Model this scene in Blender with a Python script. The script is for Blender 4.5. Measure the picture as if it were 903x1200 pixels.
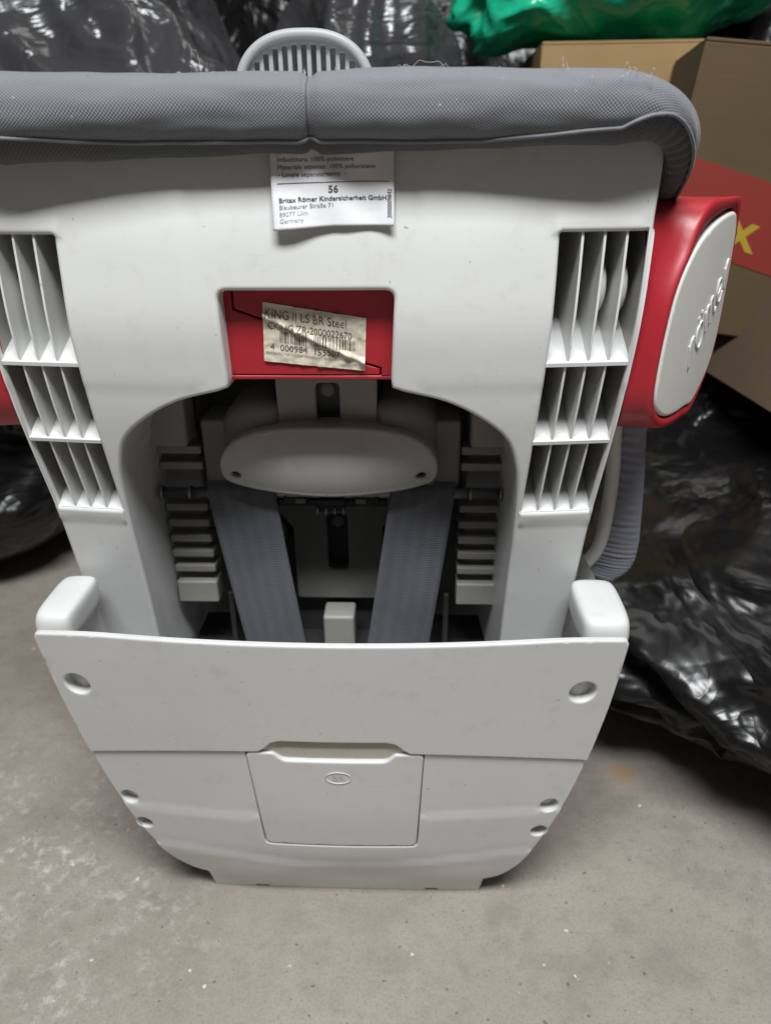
import bpy, bmesh, math, random
import numpy as np
from mathutils import Vector, Matrix, noise
from mathutils.geometry import delaunay_2d_cdt

random.seed(7)
for o in list(bpy.data.objects):
    bpy.data.objects.remove(o)
SC = bpy.context.scene
COL = SC.collection
R = math.radians

# ------------------------------------------------------------------ camera
cam_data = bpy.data.cameras.new('camera')
cam = bpy.data.objects.new('camera', cam_data)
COL.objects.link(cam)
SC.camera = cam
cam_data.sensor_fit = 'VERTICAL'
cam_data.sensor_height = 36.0
cam_data.lens = 868.0 / 1200.0 * 36.0
cam_data.clip_start = 0.02
cam_data.clip_end = 50
_p, _r, _y = R(26), R(-0.5), R(2.083)
_f = Vector((0, math.cos(_p), -math.sin(_p))); _u = Vector((0, math.sin(_p), math.cos(_p))); _x = Vector((1, 0, 0))
_x2 = math.cos(_r) * _x + math.sin(_r) * _u
_u2 = -math.sin(_r) * _x + math.cos(_r) * _u
_m = Matrix((_x2, _u2, -_f)).transposed()
_m = Matrix.Rotation(_y, 3, 'Z') @ _m
cam.matrix_world = Matrix.Translation((0.0627, -0.47, 0.623)) @ _m.to_4x4()
cam_data.dof.use_dof = True
cam_data.dof.focus_distance = 0.50
cam_data.dof.aperture_fstop = 6.5

# ------------------------------------------------------------------ world and lamps (a cellar lit by ceiling tubes)
world = bpy.data.worlds.new('World')
SC.world = world
world.use_nodes = True
bg = world.node_tree.nodes['Background']
bg.inputs[0].default_value = (1.0, 0.97, 0.93, 1)
bg.inputs[1].default_value = 0.07

def area_lamp(name, loc, target, sx, sy, power, col):
    d = bpy.data.lights.new(name, 'AREA')
    d.shape = 'RECTANGLE'; d.size = sx; d.size_y = sy; d.energy = power; d.color = col
    o = bpy.data.objects.new(name, d)
    COL.objects.link(o)
    o.location = loc
    o.rotation_euler = (Vector(target) - Vector(loc)).to_track_quat('-Z', 'Y').to_euler()
    return o
area_lamp('ceiling_tube_lamp', (0.10, -0.86, 2.25), (0.05, -0.1, 0.3), 1.2, 0.45, 68, (0.97, 0.99, 1.0))
area_lamp('ceiling_tube_lamp', (0.30, 1.00, 2.35), (0.25, 0.9, 0.3), 1.3, 0.35, 5, (1.0, 0.97, 0.93))

SC.render.engine = 'CYCLES'
SC.view_settings.view_transform = 'Standard'
SC.view_settings.look = 'None'
SC.view_settings.exposure = 0.08
SC.view_settings.gamma = 1.0
SC.view_settings.use_curve_mapping = False

# ------------------------------------------------------------------ node material helpers
class Mat:
    def __init__(s, name):
        s.m = bpy.data.materials.new(name); s.m.use_nodes = True
        s.t = s.m.node_tree; s.n = s.t.nodes; s.l = s.t.links
        s.b = s.n['Principled BSDF']
        s._co = None
    def co(s, kind='Object'):
        if s._co is None:
            s._co = s.n.new('ShaderNodeTexCoord')
        return s._co.outputs[kind]
    def noise(s, scale, detail=4, rough=0.5, vec=None, dist=0.0):
        n = s.n.new('ShaderNodeTexNoise')
        n.inputs['Scale'].default_value = scale; n.inputs['Detail'].default_value = detail
        n.inputs['Roughness'].default_value = rough; n.inputs['Distortion'].default_value = dist
        s.l.new(vec if vec is not None else s.co(), n.inputs['Vector'])
        return n.outputs['Fac']
    def voronoi(s, scale, vec=None, feature='F1'):
        n = s.n.new('ShaderNodeTexVoronoi'); n.feature = feature
        n.inputs['Scale'].default_value = scale
        s.l.new(vec if vec is not None else s.co(), n.inputs['Vector'])
        return n.outputs['Distance']
    def mapping(s, scale=(1, 1, 1), rot=(0, 0, 0), kind='Object', vec=None):
        n = s.n.new('ShaderNodeMapping')
        n.inputs['Scale'].default_value = scale; n.inputs['Rotation'].default_value = rot
        s.l.new(vec if vec is not None else s.co(kind), n.inputs['Vector'])
        return n.outputs[0]
    def ramp(s, fac, stops):
        n = s.n.new('ShaderNodeValToRGB')
        e = n.color_ramp.elements
        while len(e) < len(stops): e.new(0.5)
        for i, (p, c) in enumerate(stops):
            e[i].position = p; e[i].color = (c, c, c, 1) if not hasattr(c, '__len__') else (*c, 1)
        s.l.new(fac, n.inputs[0])
        return n.outputs[0]
    def mix(s, fac, a, b, mode='MIX'):
        n = s.n.new('ShaderNodeMix'); n.data_type = 'RGBA'; n.blend_type = mode
        for inp, v in ((n.inputs[0], fac), (n.inputs[6], a), (n.inputs[7], b)):
            if hasattr(v, 'is_output'): s.l.new(v, inp)
            elif hasattr(v, '__len__'): inp.default_value = (*v, 1)
            else:
                inp.default_value = v if inp is n.inputs[0] else (v, v, v, 1)
        return n.outputs[2]
    def math(s, op, a, b=0.0, c=None):
        n = s.n.new('ShaderNodeMath'); n.operation = op
        for i, v in enumerate((a, b) if c is None else (a, b, c)):
            if hasattr(v, 'is_output'): s.l.new(v, n.inputs[i])
            else: n.inputs[i].default_value = v
        return n.outputs[0]
    def bump(s, height, strength=0.2, dist=0.001):
        n = s.n.new('ShaderNodeBump')
        n.inputs['Strength'].default_value = strength; n.inputs['Distance'].default_value = dist
        s.l.new(height, n.inputs['Height'])
        s.l.new(n.outputs[0], s.b.inputs['Normal'])
    def set(s, **k):
        for a, v in k.items():
            inp = s.b.inputs[a.replace('_', ' ')]
            if hasattr(v, 'is_output'): s.l.new(v, inp)
            elif hasattr(v, '__len__'): inp.default_value = (*v, 1)
            else: inp.default_value = v
        return s.m

def plastic(name, col, rough=0.42, dirt=0.35, spots=True):
    M = Mat(name)
    big = M.noise(7, 5, 0.6)
    fine = M.noise(60, 4, 0.6)
    c = M.mix(M.ramp(big, [(0.35, 0.0), (0.75, 1.0)]), col, tuple(v * (1 - 0.13 * dirt) for v in col))
    c = M.mix(M.ramp(fine, [(0.56, 0.0), (0.74, 0.55 * dirt)]), c, tuple(v * k for v, k in zip(col, (0.72, 0.69, 0.64))))
    if spots:
        v = M.noise(210, 2, 0.5)
        c = M.mix(M.ramp(v, [(0.745, 0.0), (0.775, 0.65)]), c, tuple(v * 0.35 for v in col))
        # fine scuffs, stretched along x
        sc = M.noise(1, 3, 0.6, vec=M.mapping((16, 16, 260)))
        c = M.mix(M.ramp(sc, [(0.66, 0.0), (0.72, 0.22)]), c, tuple(v * 0.74 for v in col))
    r = M.math('MULTIPLY_ADD', M.noise(22, 4, 0.6), 0.28, rough - 0.14)
    grain = M.noise(900, 2, 0.5)
    M.bump(grain, 0.10, 0.0004)
    return M.set(Base_Color=c, Roughness=r)

WHITE = plastic('shell_plastic', (0.655, 0.66, 0.65), 0.40, 0.5)
WHITE_IN = plastic('inner_plastic', (0.33, 0.32, 0.30), 0.5, 0.8)  # darker than the shell: the interior's shade is put into the colour
OVALP = plastic('oval_plastic', (0.50, 0.495, 0.475), 0.45, 0.6)
GRILLEP = plastic('grille_plastic', (0.34, 0.355, 0.36), 0.45, 0.5)
GREYP = plastic('grey_plastic', (0.20, 0.197, 0.188), 0.5, 0.7)  # grey lowered further, so shade inside the arch is part of the colour
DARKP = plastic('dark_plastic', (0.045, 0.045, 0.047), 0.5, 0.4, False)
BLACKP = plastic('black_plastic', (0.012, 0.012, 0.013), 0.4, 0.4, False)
RED = plastic('red_plastic', (0.36, 0.016, 0.026), 0.40, 0.6, False)
CAPW = plastic('cap_plastic', (0.66, 0.655, 0.62), 0.40, 0.3, False)
EMB = Mat('letter_plastic').set(Base_Color=(0.60, 0.60, 0.58), Roughness=0.25)
STEEL = Mat('rod_steel').set(Base_Color=(0.34, 0.35, 0.37), Metallic=1.0, Roughness=0.32)
BRASS = plastic('slot_plastic', (0.58, 0.56, 0.48), 0.5, 1.0, False)

def fabric(name, col, pitch, ink=0.5, depth=0.0006, diag=False):
    M = Mat(name)
    sep = M.n.new('ShaderNodeSeparateXYZ')
    M.l.new(M.co('UV'), sep.inputs[0])
    k = 2 * math.pi / pitch
    wob = M.math('MULTIPLY', M.noise(120, 2), 0.9)
    su = M.math('SINE', M.math('MULTIPLY_ADD', sep.outputs[0], k, wob))
    sv = M.math('SINE', M.math('MULTIPLY_ADD', sep.outputs[1], k, wob))
    w = M.math('MULTIPLY_ADD', M.math('MULTIPLY', su, sv), 0.5, 0.5)
    fz = M.noise(900, 3, 0.7)
    h = M.math('MULTIPLY_ADD', fz, 0.35, w)
    big = M.noise(11, 4, 0.6)
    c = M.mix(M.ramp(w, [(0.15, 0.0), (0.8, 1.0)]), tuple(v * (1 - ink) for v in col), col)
    c = M.mix(M.ramp(big, [(0.3, 0.0), (0.75, 0.35)]), c, tuple(v * 0.72 for v in col))
    lint = M.noise(330, 2, 0.5)
    c = M.mix(M.ramp(lint, [(0.735, 0.0), (0.77, 0.5)]), c, (0.5, 0.5, 0.5))
    M.bump(h, 0.55, depth)
    return M.set(Base_Color=c, Roughness=0.85, Sheen_Weight=0.25, Sheen_Roughness=0.4)
FAB = fabric('cushion_fabric', (0.225, 0.235, 0.258), 0.0021, 0.62, 0.0006)
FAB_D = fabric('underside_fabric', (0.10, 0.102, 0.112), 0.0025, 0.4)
FAB_L = fabric('side_fabric', (0.27, 0.28, 0.33), 0.003, 0.3)

def webbing():
    M = Mat('belt_webbing')
    sep = M.n.new('ShaderNodeSeparateXYZ'); M.l.new(M.co('UV'), sep.inputs[0])
    wv = M.math('SINE', M.math('MULTIPLY', sep.outputs[1], 2 * math.pi / 0.0016))
    st = M.math('SINE', M.math('MULTIPLY', sep.outputs[0], 2 * math.pi / 0.0115))
    h = M.math('MULTIPLY_ADD', st, 0.35, wv)
    c = M.mix(M.ramp(M.math('MULTIPLY_ADD', h, 0.3, 0.5), [(0.1, 0.0), (0.9, 1.0)]), (0.085, 0.087, 0.099), (0.15, 0.154, 0.172))
    c = M.mix(M.ramp(M.noise(25, 4), [(0.45, 0.0), (0.8, 0.5)]), c, (0.06, 0.062, 0.07))
    M.bump(h, 0.5, 0.0003)
    return M.set(Base_Color=c, Roughness=0.42, Sheen_Weight=0.2)
BELT = webbing()

def paper(name, col, rough, crumple):
    M = Mat(name)
    c = M.mix(M.ramp(M.noise(40, 4, 0.6), [(0.4, 0.0), (0.75, 0.6)]), col, tuple(v * 0.84 for v in col))
    M.bump(M.noise(130, 5, 0.65, dist=0.8), crumple, 0.0006)
    return M.set(Base_Color=c, Roughness=rough)
STICKER = paper('sticker_paper', (0.62, 0.56, 0.45), 0.45, 0.7)
CLOTHLAB = paper('satin_label', (0.74, 0.74, 0.76), 0.36, 0.35)
INK = Mat('ink').set(Base_Color=(0.05, 0.048, 0.05), Roughness=0.6)
INK_F = Mat('faded_ink').set(Base_Color=(0.33, 0.32, 0.32), Roughness=0.6)
INK_B = Mat('brown_ink').set(Base_Color=(0.10, 0.085, 0.07), Roughness=0.6)

def bag_mat(name, col, rough, trans=0.0, fold=1.0, crumple=1.0):
    M = Mat(name)
    v1 = M.mapping((5, 5, 9), (0.4, 0.3, 0.2))
    n1 = M.noise(1.0, 3, 0.5, vec=v1, dist=1.2)
    ridge = M.math('ABSOLUTE', M.math('SUBTRACT', n1, 0.5))
    # crumpled film: facets with sharp creases from a warped cell pattern
    nz = M.n.new('ShaderNodeTexNoise'); nz.inputs['Scale'].default_value = 6; nz.inputs['Detail'].default_value = 3
    M.l.new(M.co(), nz.inputs['Vector'])
    ad = M.n.new('ShaderNodeVectorMath'); ad.operation = 'MULTIPLY_ADD'
    M.l.new(nz.outputs['Color'], ad.inputs[0]); ad.inputs[1].default_value = (0.22, 0.22, 0.22); M.l.new(M.co(), ad.inputs[2])
    st = M.mapping((1.0, 1.0, 0.55), (0.3, 0.5, 0.1), vec=ad.outputs[0])
    f1 = M.voronoi(8, st); f2 = M.math('MULTIPLY_ADD', M.voronoi(58, st), 0.35, M.voronoi(24, st))
    patch = M.ramp(M.noise(3.5, 2), [(0.42, 0.15), (0.62, 1.0)])
    cr = M.math('MULTIPLY', M.math('MULTIPLY_ADD', f2, 0.42, f1), patch)
    h = M.math('MULTIPLY_ADD', cr, 0.62 * crumple, ridge)
    M.bump(h, 0.8, 0.024 * fold)
    M.set(Base_Color=col, Roughness=M.math('MULTIPLY_ADD', M.noise(9, 3), 0.18, rough - 0.09))
    M.b.inputs['Specular IOR Level'].default_value = 0.5
    return M.m
BAG_K = bag_mat('black_bag_film', (0.005, 0.005, 0.0055), 0.31)
BAG_G = bag_mat('smoky_bag_film', (0.045, 0.045, 0.048), 0.22)
BAG_GREEN = bag_mat('green_bag_film', (0.012, 0.46, 0.25), 0.30, 0.0, 0.6)

def cardboard(name, col):
    M = Mat(name)
    fl = M.noise(1, 3, 0.6, vec=M.mapping((6, 6, 220)))
    c = M.mix(M.ramp(M.noise(8, 5, 0.6), [(0.3, 0.0), (0.75, 1.0)]), col, tuple(v * 0.8 for v in col))
    c = M.mix(M.ramp(fl, [(0.4, 0.0), (0.7, 0.25)]), c, tuple(v * 0.72 for v in col))
    M.bump(fl, 0.3, 0.0006)
    return M.set(Base_Color=c, Roughness=0.8)
CARD = cardboard('cardboard', (0.36, 0.235, 0.105))
CARD2 = cardboard('dimmed_brown_cardboard', (0.095, 0.060, 0.025))  # brown board, with the dim light at the right also put into its colour
CARD3 = cardboard('shaded_cardboard', (0.105, 0.07, 0.042))  # board colour lowered to paint in the shade over the tilted box
BAND = Mat('red_print').set(Base_Color=(0.22, 0.02, 0.012), Roughness=0.6)
YEL = Mat('yellow_print').set(Base_Color=(0.36, 0.26, 0.02), Roughness=0.6)
TAPE = Mat('clear_tape').set(Base_Color=(0.55, 0.47, 0.42), Roughness=0.15)

def concrete():
    M = Mat('concrete')
    a = M.noise(2.6, 6, 0.62)
    b = M.noise(17, 6, 0.68)
    c = M.mix(M.ramp(a, [(0.32, 0.0), (0.68, 1.0)]), (0.285, 0.252, 0.217), (0.375, 0.340, 0.299))
    c = M.mix(M.ramp(b, [(0.36, 0.55), (0.52, 0.0)]), c, (0.228, 0.199, 0.170))
    c = M.mix(M.ramp(M.noise(60, 6, 0.75), [(0.32, 0.45), (0.48, 0.0)]), c, (0.205, 0.178, 0.152))
    c = M.mix(M.ramp(M.noise(420, 3, 0.6), [(0.35, 0.4), (0.5, 0.0), (0.64, 0.0)]), c, (0.18, 0.158, 0.138))
    geo0 = M.n.new('ShaderNodeNewGeometry')
    vm0 = M.n.new('ShaderNodeVectorMath'); vm0.operation = 'DISTANCE'
    M.l.new(geo0.outputs['Position'], vm0.inputs[0]); vm0.inputs[1].default_value = (-0.34, -0.02, 0)
    near = M.ramp(M.math('MULTIPLY_ADD', M.noise(8, 3), 0.12, vm0.outputs['Value']), [(0.12, 1.0), (0.34, 0.0)])
    flecks = M.math('MULTIPLY', M.ramp(M.noise(85, 6, 0.75), [(0.50, 0.0), (0.66, 1.0)]), M.ramp(M.noise(24, 4, 0.6), [(0.42, 0.1), (0.6, 1.0)]))
    c = M.mix(M.math('MULTIPLY', M.math('MULTIPLY', near, flecks), 0.75), c, (0.66, 0.65, 0.62))
    drops = M.ramp(M.noise(70, 3, 0.5), [(0.715, 0.0), (0.735, 0.85)])
    c = M.mix(drops, c, (0.66, 0.64, 0.60))
    pits = M.ramp(M.noise(170, 2, 0.5), [(0.70, 0.0), (0.72, 0.8)])
    c = M.mix(pits, c, (0.12, 0.10, 0.09))
    # one rusty drip stain
    geo = M.n.new('ShaderNodeNewGeometry')
    vm = M.n.new('ShaderNodeVectorMath'); vm.operation = 'DISTANCE'
    M.l.new(geo.outputs['Position'], vm.inputs[0]); vm.inputs[1].default_value = (0.300, 0.150, 0)
    d = M.math('MULTIPLY_ADD', M.noise(60, 4, 0.6), 0.030, vm.outputs['Value'])
    c = M.mix(M.ramp(d, [(0.020, 0.60), (0.034, 0.0)]), c, (0.40, 0.22, 0.10))
    h = M.math('MULTIPLY_ADD', M.noise(110, 6, 0.7), 0.6, b)
    M.bump(h, 0.35, 0.003)
    return M.set(Base_Color=c, Roughness=M.math('MULTIPLY_ADD', b, 0.25, 0.55))
CONC = concrete()
WALL = cardboard('cellar_wall', (0.10, 0.095, 0.09))

# ------------------------------------------------------------------ mesh helpers
def mesh_obj(name, verts, faces, mat, parent=None, smooth=True, uvs=None):
    me = bpy.data.meshes.new(name)
    me.from_pydata([tuple(v) for v in verts], [], faces)
    if uvs is not None:
        l = me.uv_layers.new(name='uv')
        for lp in me.loops:
            l.data[lp.index].uv = uvs[lp.vertex_index]
    me.update()
    if smooth:
        me.polygons.foreach_set('use_smooth', [True] * len(me.polygons))
    me.materials.append(mat)
    o = bpy.data.objects.new(name, me)
    COL.objects.link(o)
    if parent: o.parent = parent
    return o

def from_bm(name, bm, mat, parent=None, smooth=True, loc=None):
    bmesh.ops.recalc_face_normals(bm, faces=bm.faces)
    me = bpy.data.meshes.new(name); bm.to_mesh(me); bm.free()
    if smooth: me.polygons.foreach_set('use_smooth', [True] * len(me.polygons))
    me.materials.append(mat)
    o = bpy.data.objects.new(name, me); COL.objects.link(o)
    if parent: o.parent = parent
    if loc: o.location = loc
    return o

def thing(name, label, cat, loc=(0, 0, 0), group=None):
    o = bpy.data.objects.new(name, None); COL.objects.link(o)
    o.location = loc; o['label'] = label; o['category'] = cat
    if group: o['group'] = group
    return o
def tag(o, label, cat, group=None):
    o['label'] = label; o['category'] = cat
    if group: o['group'] = group
    return o

def resample(loop, step, closed=True):
    pts = [np.array(p, float) for p in loop]
    out = []
    n = len(pts)
    for i in range(n if closed else n - 1):
        a, b = pts[i], pts[(i + 1) % n]
        k = max(1, int(math.ceil(np.linalg.norm(b - a) / step)))
        for j in range(k): out.append(a + (b - a) * j / k)
    if not closed: out.append(pts[-1])
    return np.array(out)

def round_poly(pts, radius, seg=5):
    """polygon with arcs at its corners; a point may be (x, z, r)"""
    out = []; n = len(pts)
    for i in range(n):
        p = np.array(pts[i][:2], float)
        r = pts[i][2] if len(pts[i]) > 2 else radius
        a = np.array(pts[i - 1][:2], float) - p; b = np.array(pts[(i + 1) % n][:2], float) - p
        la, lb = np.linalg.norm(a), np.linalg.norm(b); a /= la; b /= lb
        ang = math.acos(max(-1, min(1, a @ b)))
        if r <= 0 or ang > 3.0: out.append(p); continue
        t = min(r / math.tan(ang / 2), 0.48 * la, 0.48 * lb)
        p0, p1 = p + a * t, p + b * t
        for k in range(seg + 1):
            s = k / seg
            out.append((1 - s) ** 2 * p0 + 2 * s * (1 - s) * p + s * s * p1)
    return out

def spline(pts, n=8, closed=False):
    P = [np.array(p, float) for p in pts]; out = []
    N = len(P); rng = range(N) if closed else range(N - 1)
    for i in rng:
        p0 = P[(i - 1) % N] if closed or i > 0 else 2 * P[0] - P[1]
        p1, p2 = P[i], P[(i + 1) % N]
        p3 = P[(i + 2) % N] if closed or i + 2 < N else 2 * P[-1] - P[-2]
        for k in range(n):
            t = k / n
            out.append(0.5 * ((2 * p1) + (p2 - p0) * t + (2 * p0 - 5 * p1 + 4 * p2 - p3) * t * t + (3 * p1 - p0 - 3 * p2 + p3) * t ** 3))
    if not closed: out.append(P[-1])
    return out

def uniform(loop, n):
    P = np.array([tuple(p) for p in loop]); P = np.vstack([P, P[:1]])
    d = np.r_[0, np.cumsum(np.linalg.norm(np.diff(P, axis=0), axis=1))]
    t = np.linspace(0, d[-1], n, endpoint=False)
    return [(float(np.interp(q, d, P[:, 0])), float(np.interp(q, d, P[:, 1]))) for q in t]
def area2(L): x, y = L[:, 0], L[:, 1]; return float(np.sum(x * np.roll(y, -1) - y * np.roll(x, -1)))
def offset_loop(L, d):
    """move a counter-clockwise loop inwards (to its left) by d"""
    e = np.roll(L, -1, 0) - L; e /= np.maximum(np.linalg.norm(e, axis=1, keepdims=True), 1e-9)
    n = np.stack([-e[:, 1], e[:, 0]], 1); m = n + np.roll(n, 1, 0)
    l2 = np.maximum(np.sum(m * m, 1, keepdims=True), 0.6)
    return L + d * 2 * m / l2
def inside(P, L):
    x, y = P[:, 0], P[:, 1]; r = np.zeros(len(P), bool)
    for a, b in zip(L, np.roll(L, -1, 0)):
        c = (a[1] > y) != (b[1] > y)
        if c.any():
            xi = (b[0] - a[0]) * (y - a[1]) / (b[1] - a[1] + 1e-15) + a[0]
            r ^= c & (x < xi)
    return r

def plate(name, outer, holes, surf, mat, parent=None, fillet=0.002, depth=0.02, step=0.005, grid=0.008,
          hole_depth=None, draft=0.0, place=None, closed_back=False, rings=4, flip=1):
    """A moulded plate: front skin over (x, z) at depth surf(x, z), rounded lips and walls running back (+y)."""
    loops = []
    for i, L in enumerate([outer] + list(holes)):
        L = resample(L, step)
        a = area2(L)
        if (i == 0 and a < 0) or (i > 0 and a > 0): L = L[::-1].copy()
        loops.append(L)
    ins = [offset_loop(L, fillet) for L in loops]
    sup = [offset_loop(L, fillet + .0009) for L in loops]
    P = np.concatenate(ins + sup)
    edges = []; s = 0
    for L in ins + sup:
        edges += [(s + k, s + (k + 1) % len(L)) for k in range(len(L))]; s += len(L)
    lo, hi = P.min(0), P.max(0)
    gx, gy = np.meshgrid(np.arange(lo[0] + grid / 2, hi[0], grid), np.arange(lo[1] + grid / 2, hi[1], grid))
    gx = gx + (np.arange(gx.shape[0]) % 2 * grid / 2)[:, None]
    G = np.stack([gx.ravel(), gy.ravel()], 1)
    ok = inside(G, ins[0])
    for L in ins[1:]: ok &= ~inside(G, L)
    G = G[ok]
    if len(G):
        d = np.min(np.linalg.norm(G[:, None, :] - P[None], axis=2), axis=1) if len(G) * len(P) < 3e7 else np.array([np.min(np.sum((P - g) ** 2, 1)) ** .5 for g in G])
        G = G[d > min(step, grid) * 0.55]
    allp = [Vector((float(a), float(b))) for a, b in np.concatenate([P, G])]
    V2, _, F2, _, _, _ = delaunay_2d_cdt(allp, edges, [], 0, 1e-7)
    V2 = np.array([(v.x, v.y) for v in V2])
    cen = np.array([V2[list(f)].mean(0) for f in F2])
    ok = inside(cen, ins[0])
    for L in ins[1:]: ok &= ~inside(cen, L)
    place = place or (lambda x, y, z: (x, y, z))
    verts = [place(x, surf(x, z), z) for x, z in V2]
    faces = []
    for f, k in zip(F2, ok):
        if k:
            a, b, c = (V2[i] for i in f[:3])
            cr = (b[0] - a[0]) * (c[1] - a[1]) - (b[1] - a[1]) * (c[0] - a[0])
            faces.append(tuple(f) if cr > 0 else tuple(reversed(f)))
    key = {}
    for i, v in enumerate(V2): key[(round(v[0], 6), round(v[1], 6))] = i
    for li, (L, I) in enumerate(zip(loops, ins)):
        base = [surf(x, z) for x, z in I]
        prev = []
        for x, z in I:
            k = (round(x, 6), round(z, 6))
            if k not in key:
                j = int(np.argmin(np.sum((V2 - (x, z)) ** 2, 1))); prev.append(j)
            else: prev.append(key[k])
        dep = depth if (li == 0 or hole_depth is None) else hole_depth
        prof = [(fillet * (1 - math.sin(a)), fillet * (1 - math.cos(a))) for a in [math.pi / 2 * (k + 1) / rings for k in range(rings)]]
        prof += [(-draft * t, fillet + (dep - fillet) * t) for t in (0.33, 0.66, 1.0)] if dep > fillet else []
        for off, back in prof:
            Q = offset_loop(L, off)
            st = len(verts)
            verts += [place(q[0], b + back, q[1]) for q, b in zip(Q, base)]
            n = len(L)
            for k in range(n):
                a, b = prev[k], prev[(k + 1) % n]
                faces.append((b, a, st + k, st + (k + 1) % n))
            prev = list(range(st, st + n))
        if closed_back and li == 0:
            faces.append(tuple(prev))
    if flip < 0: faces = [tuple(reversed(f)) for f in faces]
    return mesh_obj(name, verts, faces, mat, parent)

def tube(name, pts, rad, mat, parent=None, seg=8, n=6, smooth_path=True):
    P = spline(pts, n) if smooth_path else [np.array(p, float) for p in pts]
    rr = rad if hasattr(rad, '__len__') else [rad] * len(P)
    if len(rr) != len(P): rr = np.interp(np.linspace(0, 1, len(P)), np.linspace(0, 1, len(rr)), rr)
    verts, faces = [], []; up = None
    for i, p in enumerate(P):
        t = P[min(i + 1, len(P) - 1)] - P[max(i - 1, 0)]; t = t / (np.linalg.norm(t) + 1e-12)
        if up is None: up = np.array((0, 0, 1.0)) if abs(t[2]) < .9 else np.array((0, 1.0, 0))
        a = np.cross(up, t); a /= np.linalg.norm(a); b = np.cross(t, a); up = b
        for k in range(seg):
            w = 2 * math.pi * k / seg
            verts.append(p + rr[i] * (math.cos(w) * a + math.sin(w) * b))
    for i in range(len(P) - 1):
        for k in range(seg):
            faces.append((i * seg + k, i * seg + (k + 1) % seg, (i + 1) * seg + (k + 1) % seg, (i + 1) * seg + k))
    faces.append(tuple(reversed(range(seg)))); faces.append(tuple((len(P) - 1) * seg + k for k in range(seg)))
    return mesh_obj(name, verts, faces, mat, parent)

def rbox(name, lo, hi, mat, parent=None, bev=0.002, seg=3, warp=None):
    bm = bmesh.new()
    bmesh.ops.create_cube(bm, size=1)
    for v in bm.verts:
        v.co = Vector([lo[i] + (v.co[i] + .5) * (hi[i] - lo[i]) for i in range(3)])
    if bev: bmesh.ops.bevel(bm, geom=list(bm.edges), offset=bev, segments=seg, profile=0.5, affect='EDGES')
    if warp:
        for v in bm.verts: v.co = Vector(warp(v.co))
    o = from_bm(name, bm, mat, parent)
    m = o.modifiers.new('wn', 'WEIGHTED_NORMAL'); m.keep_sharp = False
    return o

def text_mesh(name, s, size, fn, mat, parent, sx=1.0, bold=0.0, align='LEFT', sub=0):
    cu = bpy.data.curves.new('txt', 'FONT'); cu.body = s; cu.size = size; cu.align_x = align; cu.offset = bold
    cu.resolution_u = 3
    o = bpy.data.objects.new('txt', cu); COL.objects.link(o)
    bpy.context.view_layer.update()
    me = bpy.data.meshes.new_from_object(o.evaluated_get(bpy.context.evaluated_depsgraph_get()))
    bpy.data.objects.remove(o); bpy.data.curves.remove(cu)
    if sub:
        bm = bmesh.new(); bm.from_mesh(me)
        bmesh.ops.triangulate(bm, faces=bm.faces)
        bmesh.ops.subdivide_edges(bm, edges=bm.edges, cuts=sub)
        bmesh.ops.triangulate(bm, faces=bm.faces)
        bm.to_mesh(me); bm.free()
    for v in me.vertices: v.co = Vector(fn(v.co.x * sx, v.co.y))
    me.materials.clear(); me.materials.append(mat); me.name = name
    r = bpy.data.objects.new(name, me); COL.objects.link(r); r.parent = parent
    return r

def pinterp(T):
    zs = np.array([t[0] for t in T]); ys = np.array([t[1] for t in T])
    fine = np.linspace(zs[0], zs[-1], 400)
    v = np.interp(fine, zs, ys)
    w = 25; pad = np.concatenate([np.full(w, v[0]) - (v[1]-v[0])*np.arange(w, 0, -1), v, np.full(w, v[-1]) + (v[-1]-v[-2])*np.arange(1, w+1)])
    k = np.hanning(2 * w + 1); k /= k.sum()
    v = np.convolve(pad, k, 'valid')
    return lambda z: float(np.interp(z, fine, v))

# ------------------------------------------------------------------ setting
def floor():
    bm = bmesh.new()
    bmesh.ops.create_grid(bm, x_segments=8, y_segments=8, size=3.0)
    o = from_bm('floor', bm, CONC, smooth=False, loc=(0, 0.5, 0)); o['kind'] = 'structure'
    w = rbox('wall', (-3, 2.2, 0), (3, 2.4, 2.6), WALL, None, 0); w['kind'] = 'structure'
floor()

# ------------------------------------------------------------------ the child seat
seat = thing('child_car_seat', 'pale grey plastic child car seat seen from behind, standing on the concrete floor', 'car seat')
SPf = pinterp([(.18, .048), (.27, .036), (.33, .027), (.39, .016), (.43, .006), (.47, -.003), (.525, -.010), (.583, -.004), (.64, .010), (.69, .022)])
def shell_y(x, z): return SPf(z) + .012 * (x / .2) ** 2
def shell_place(x, y, z):
    return (x - 0.002 - 0.0035 * min(1, max(0, (0.55 - z) / 0.3)), y, z)
mir = lambda L: [(-p[0],) + tuple(p[1:]) for p in L]

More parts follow.
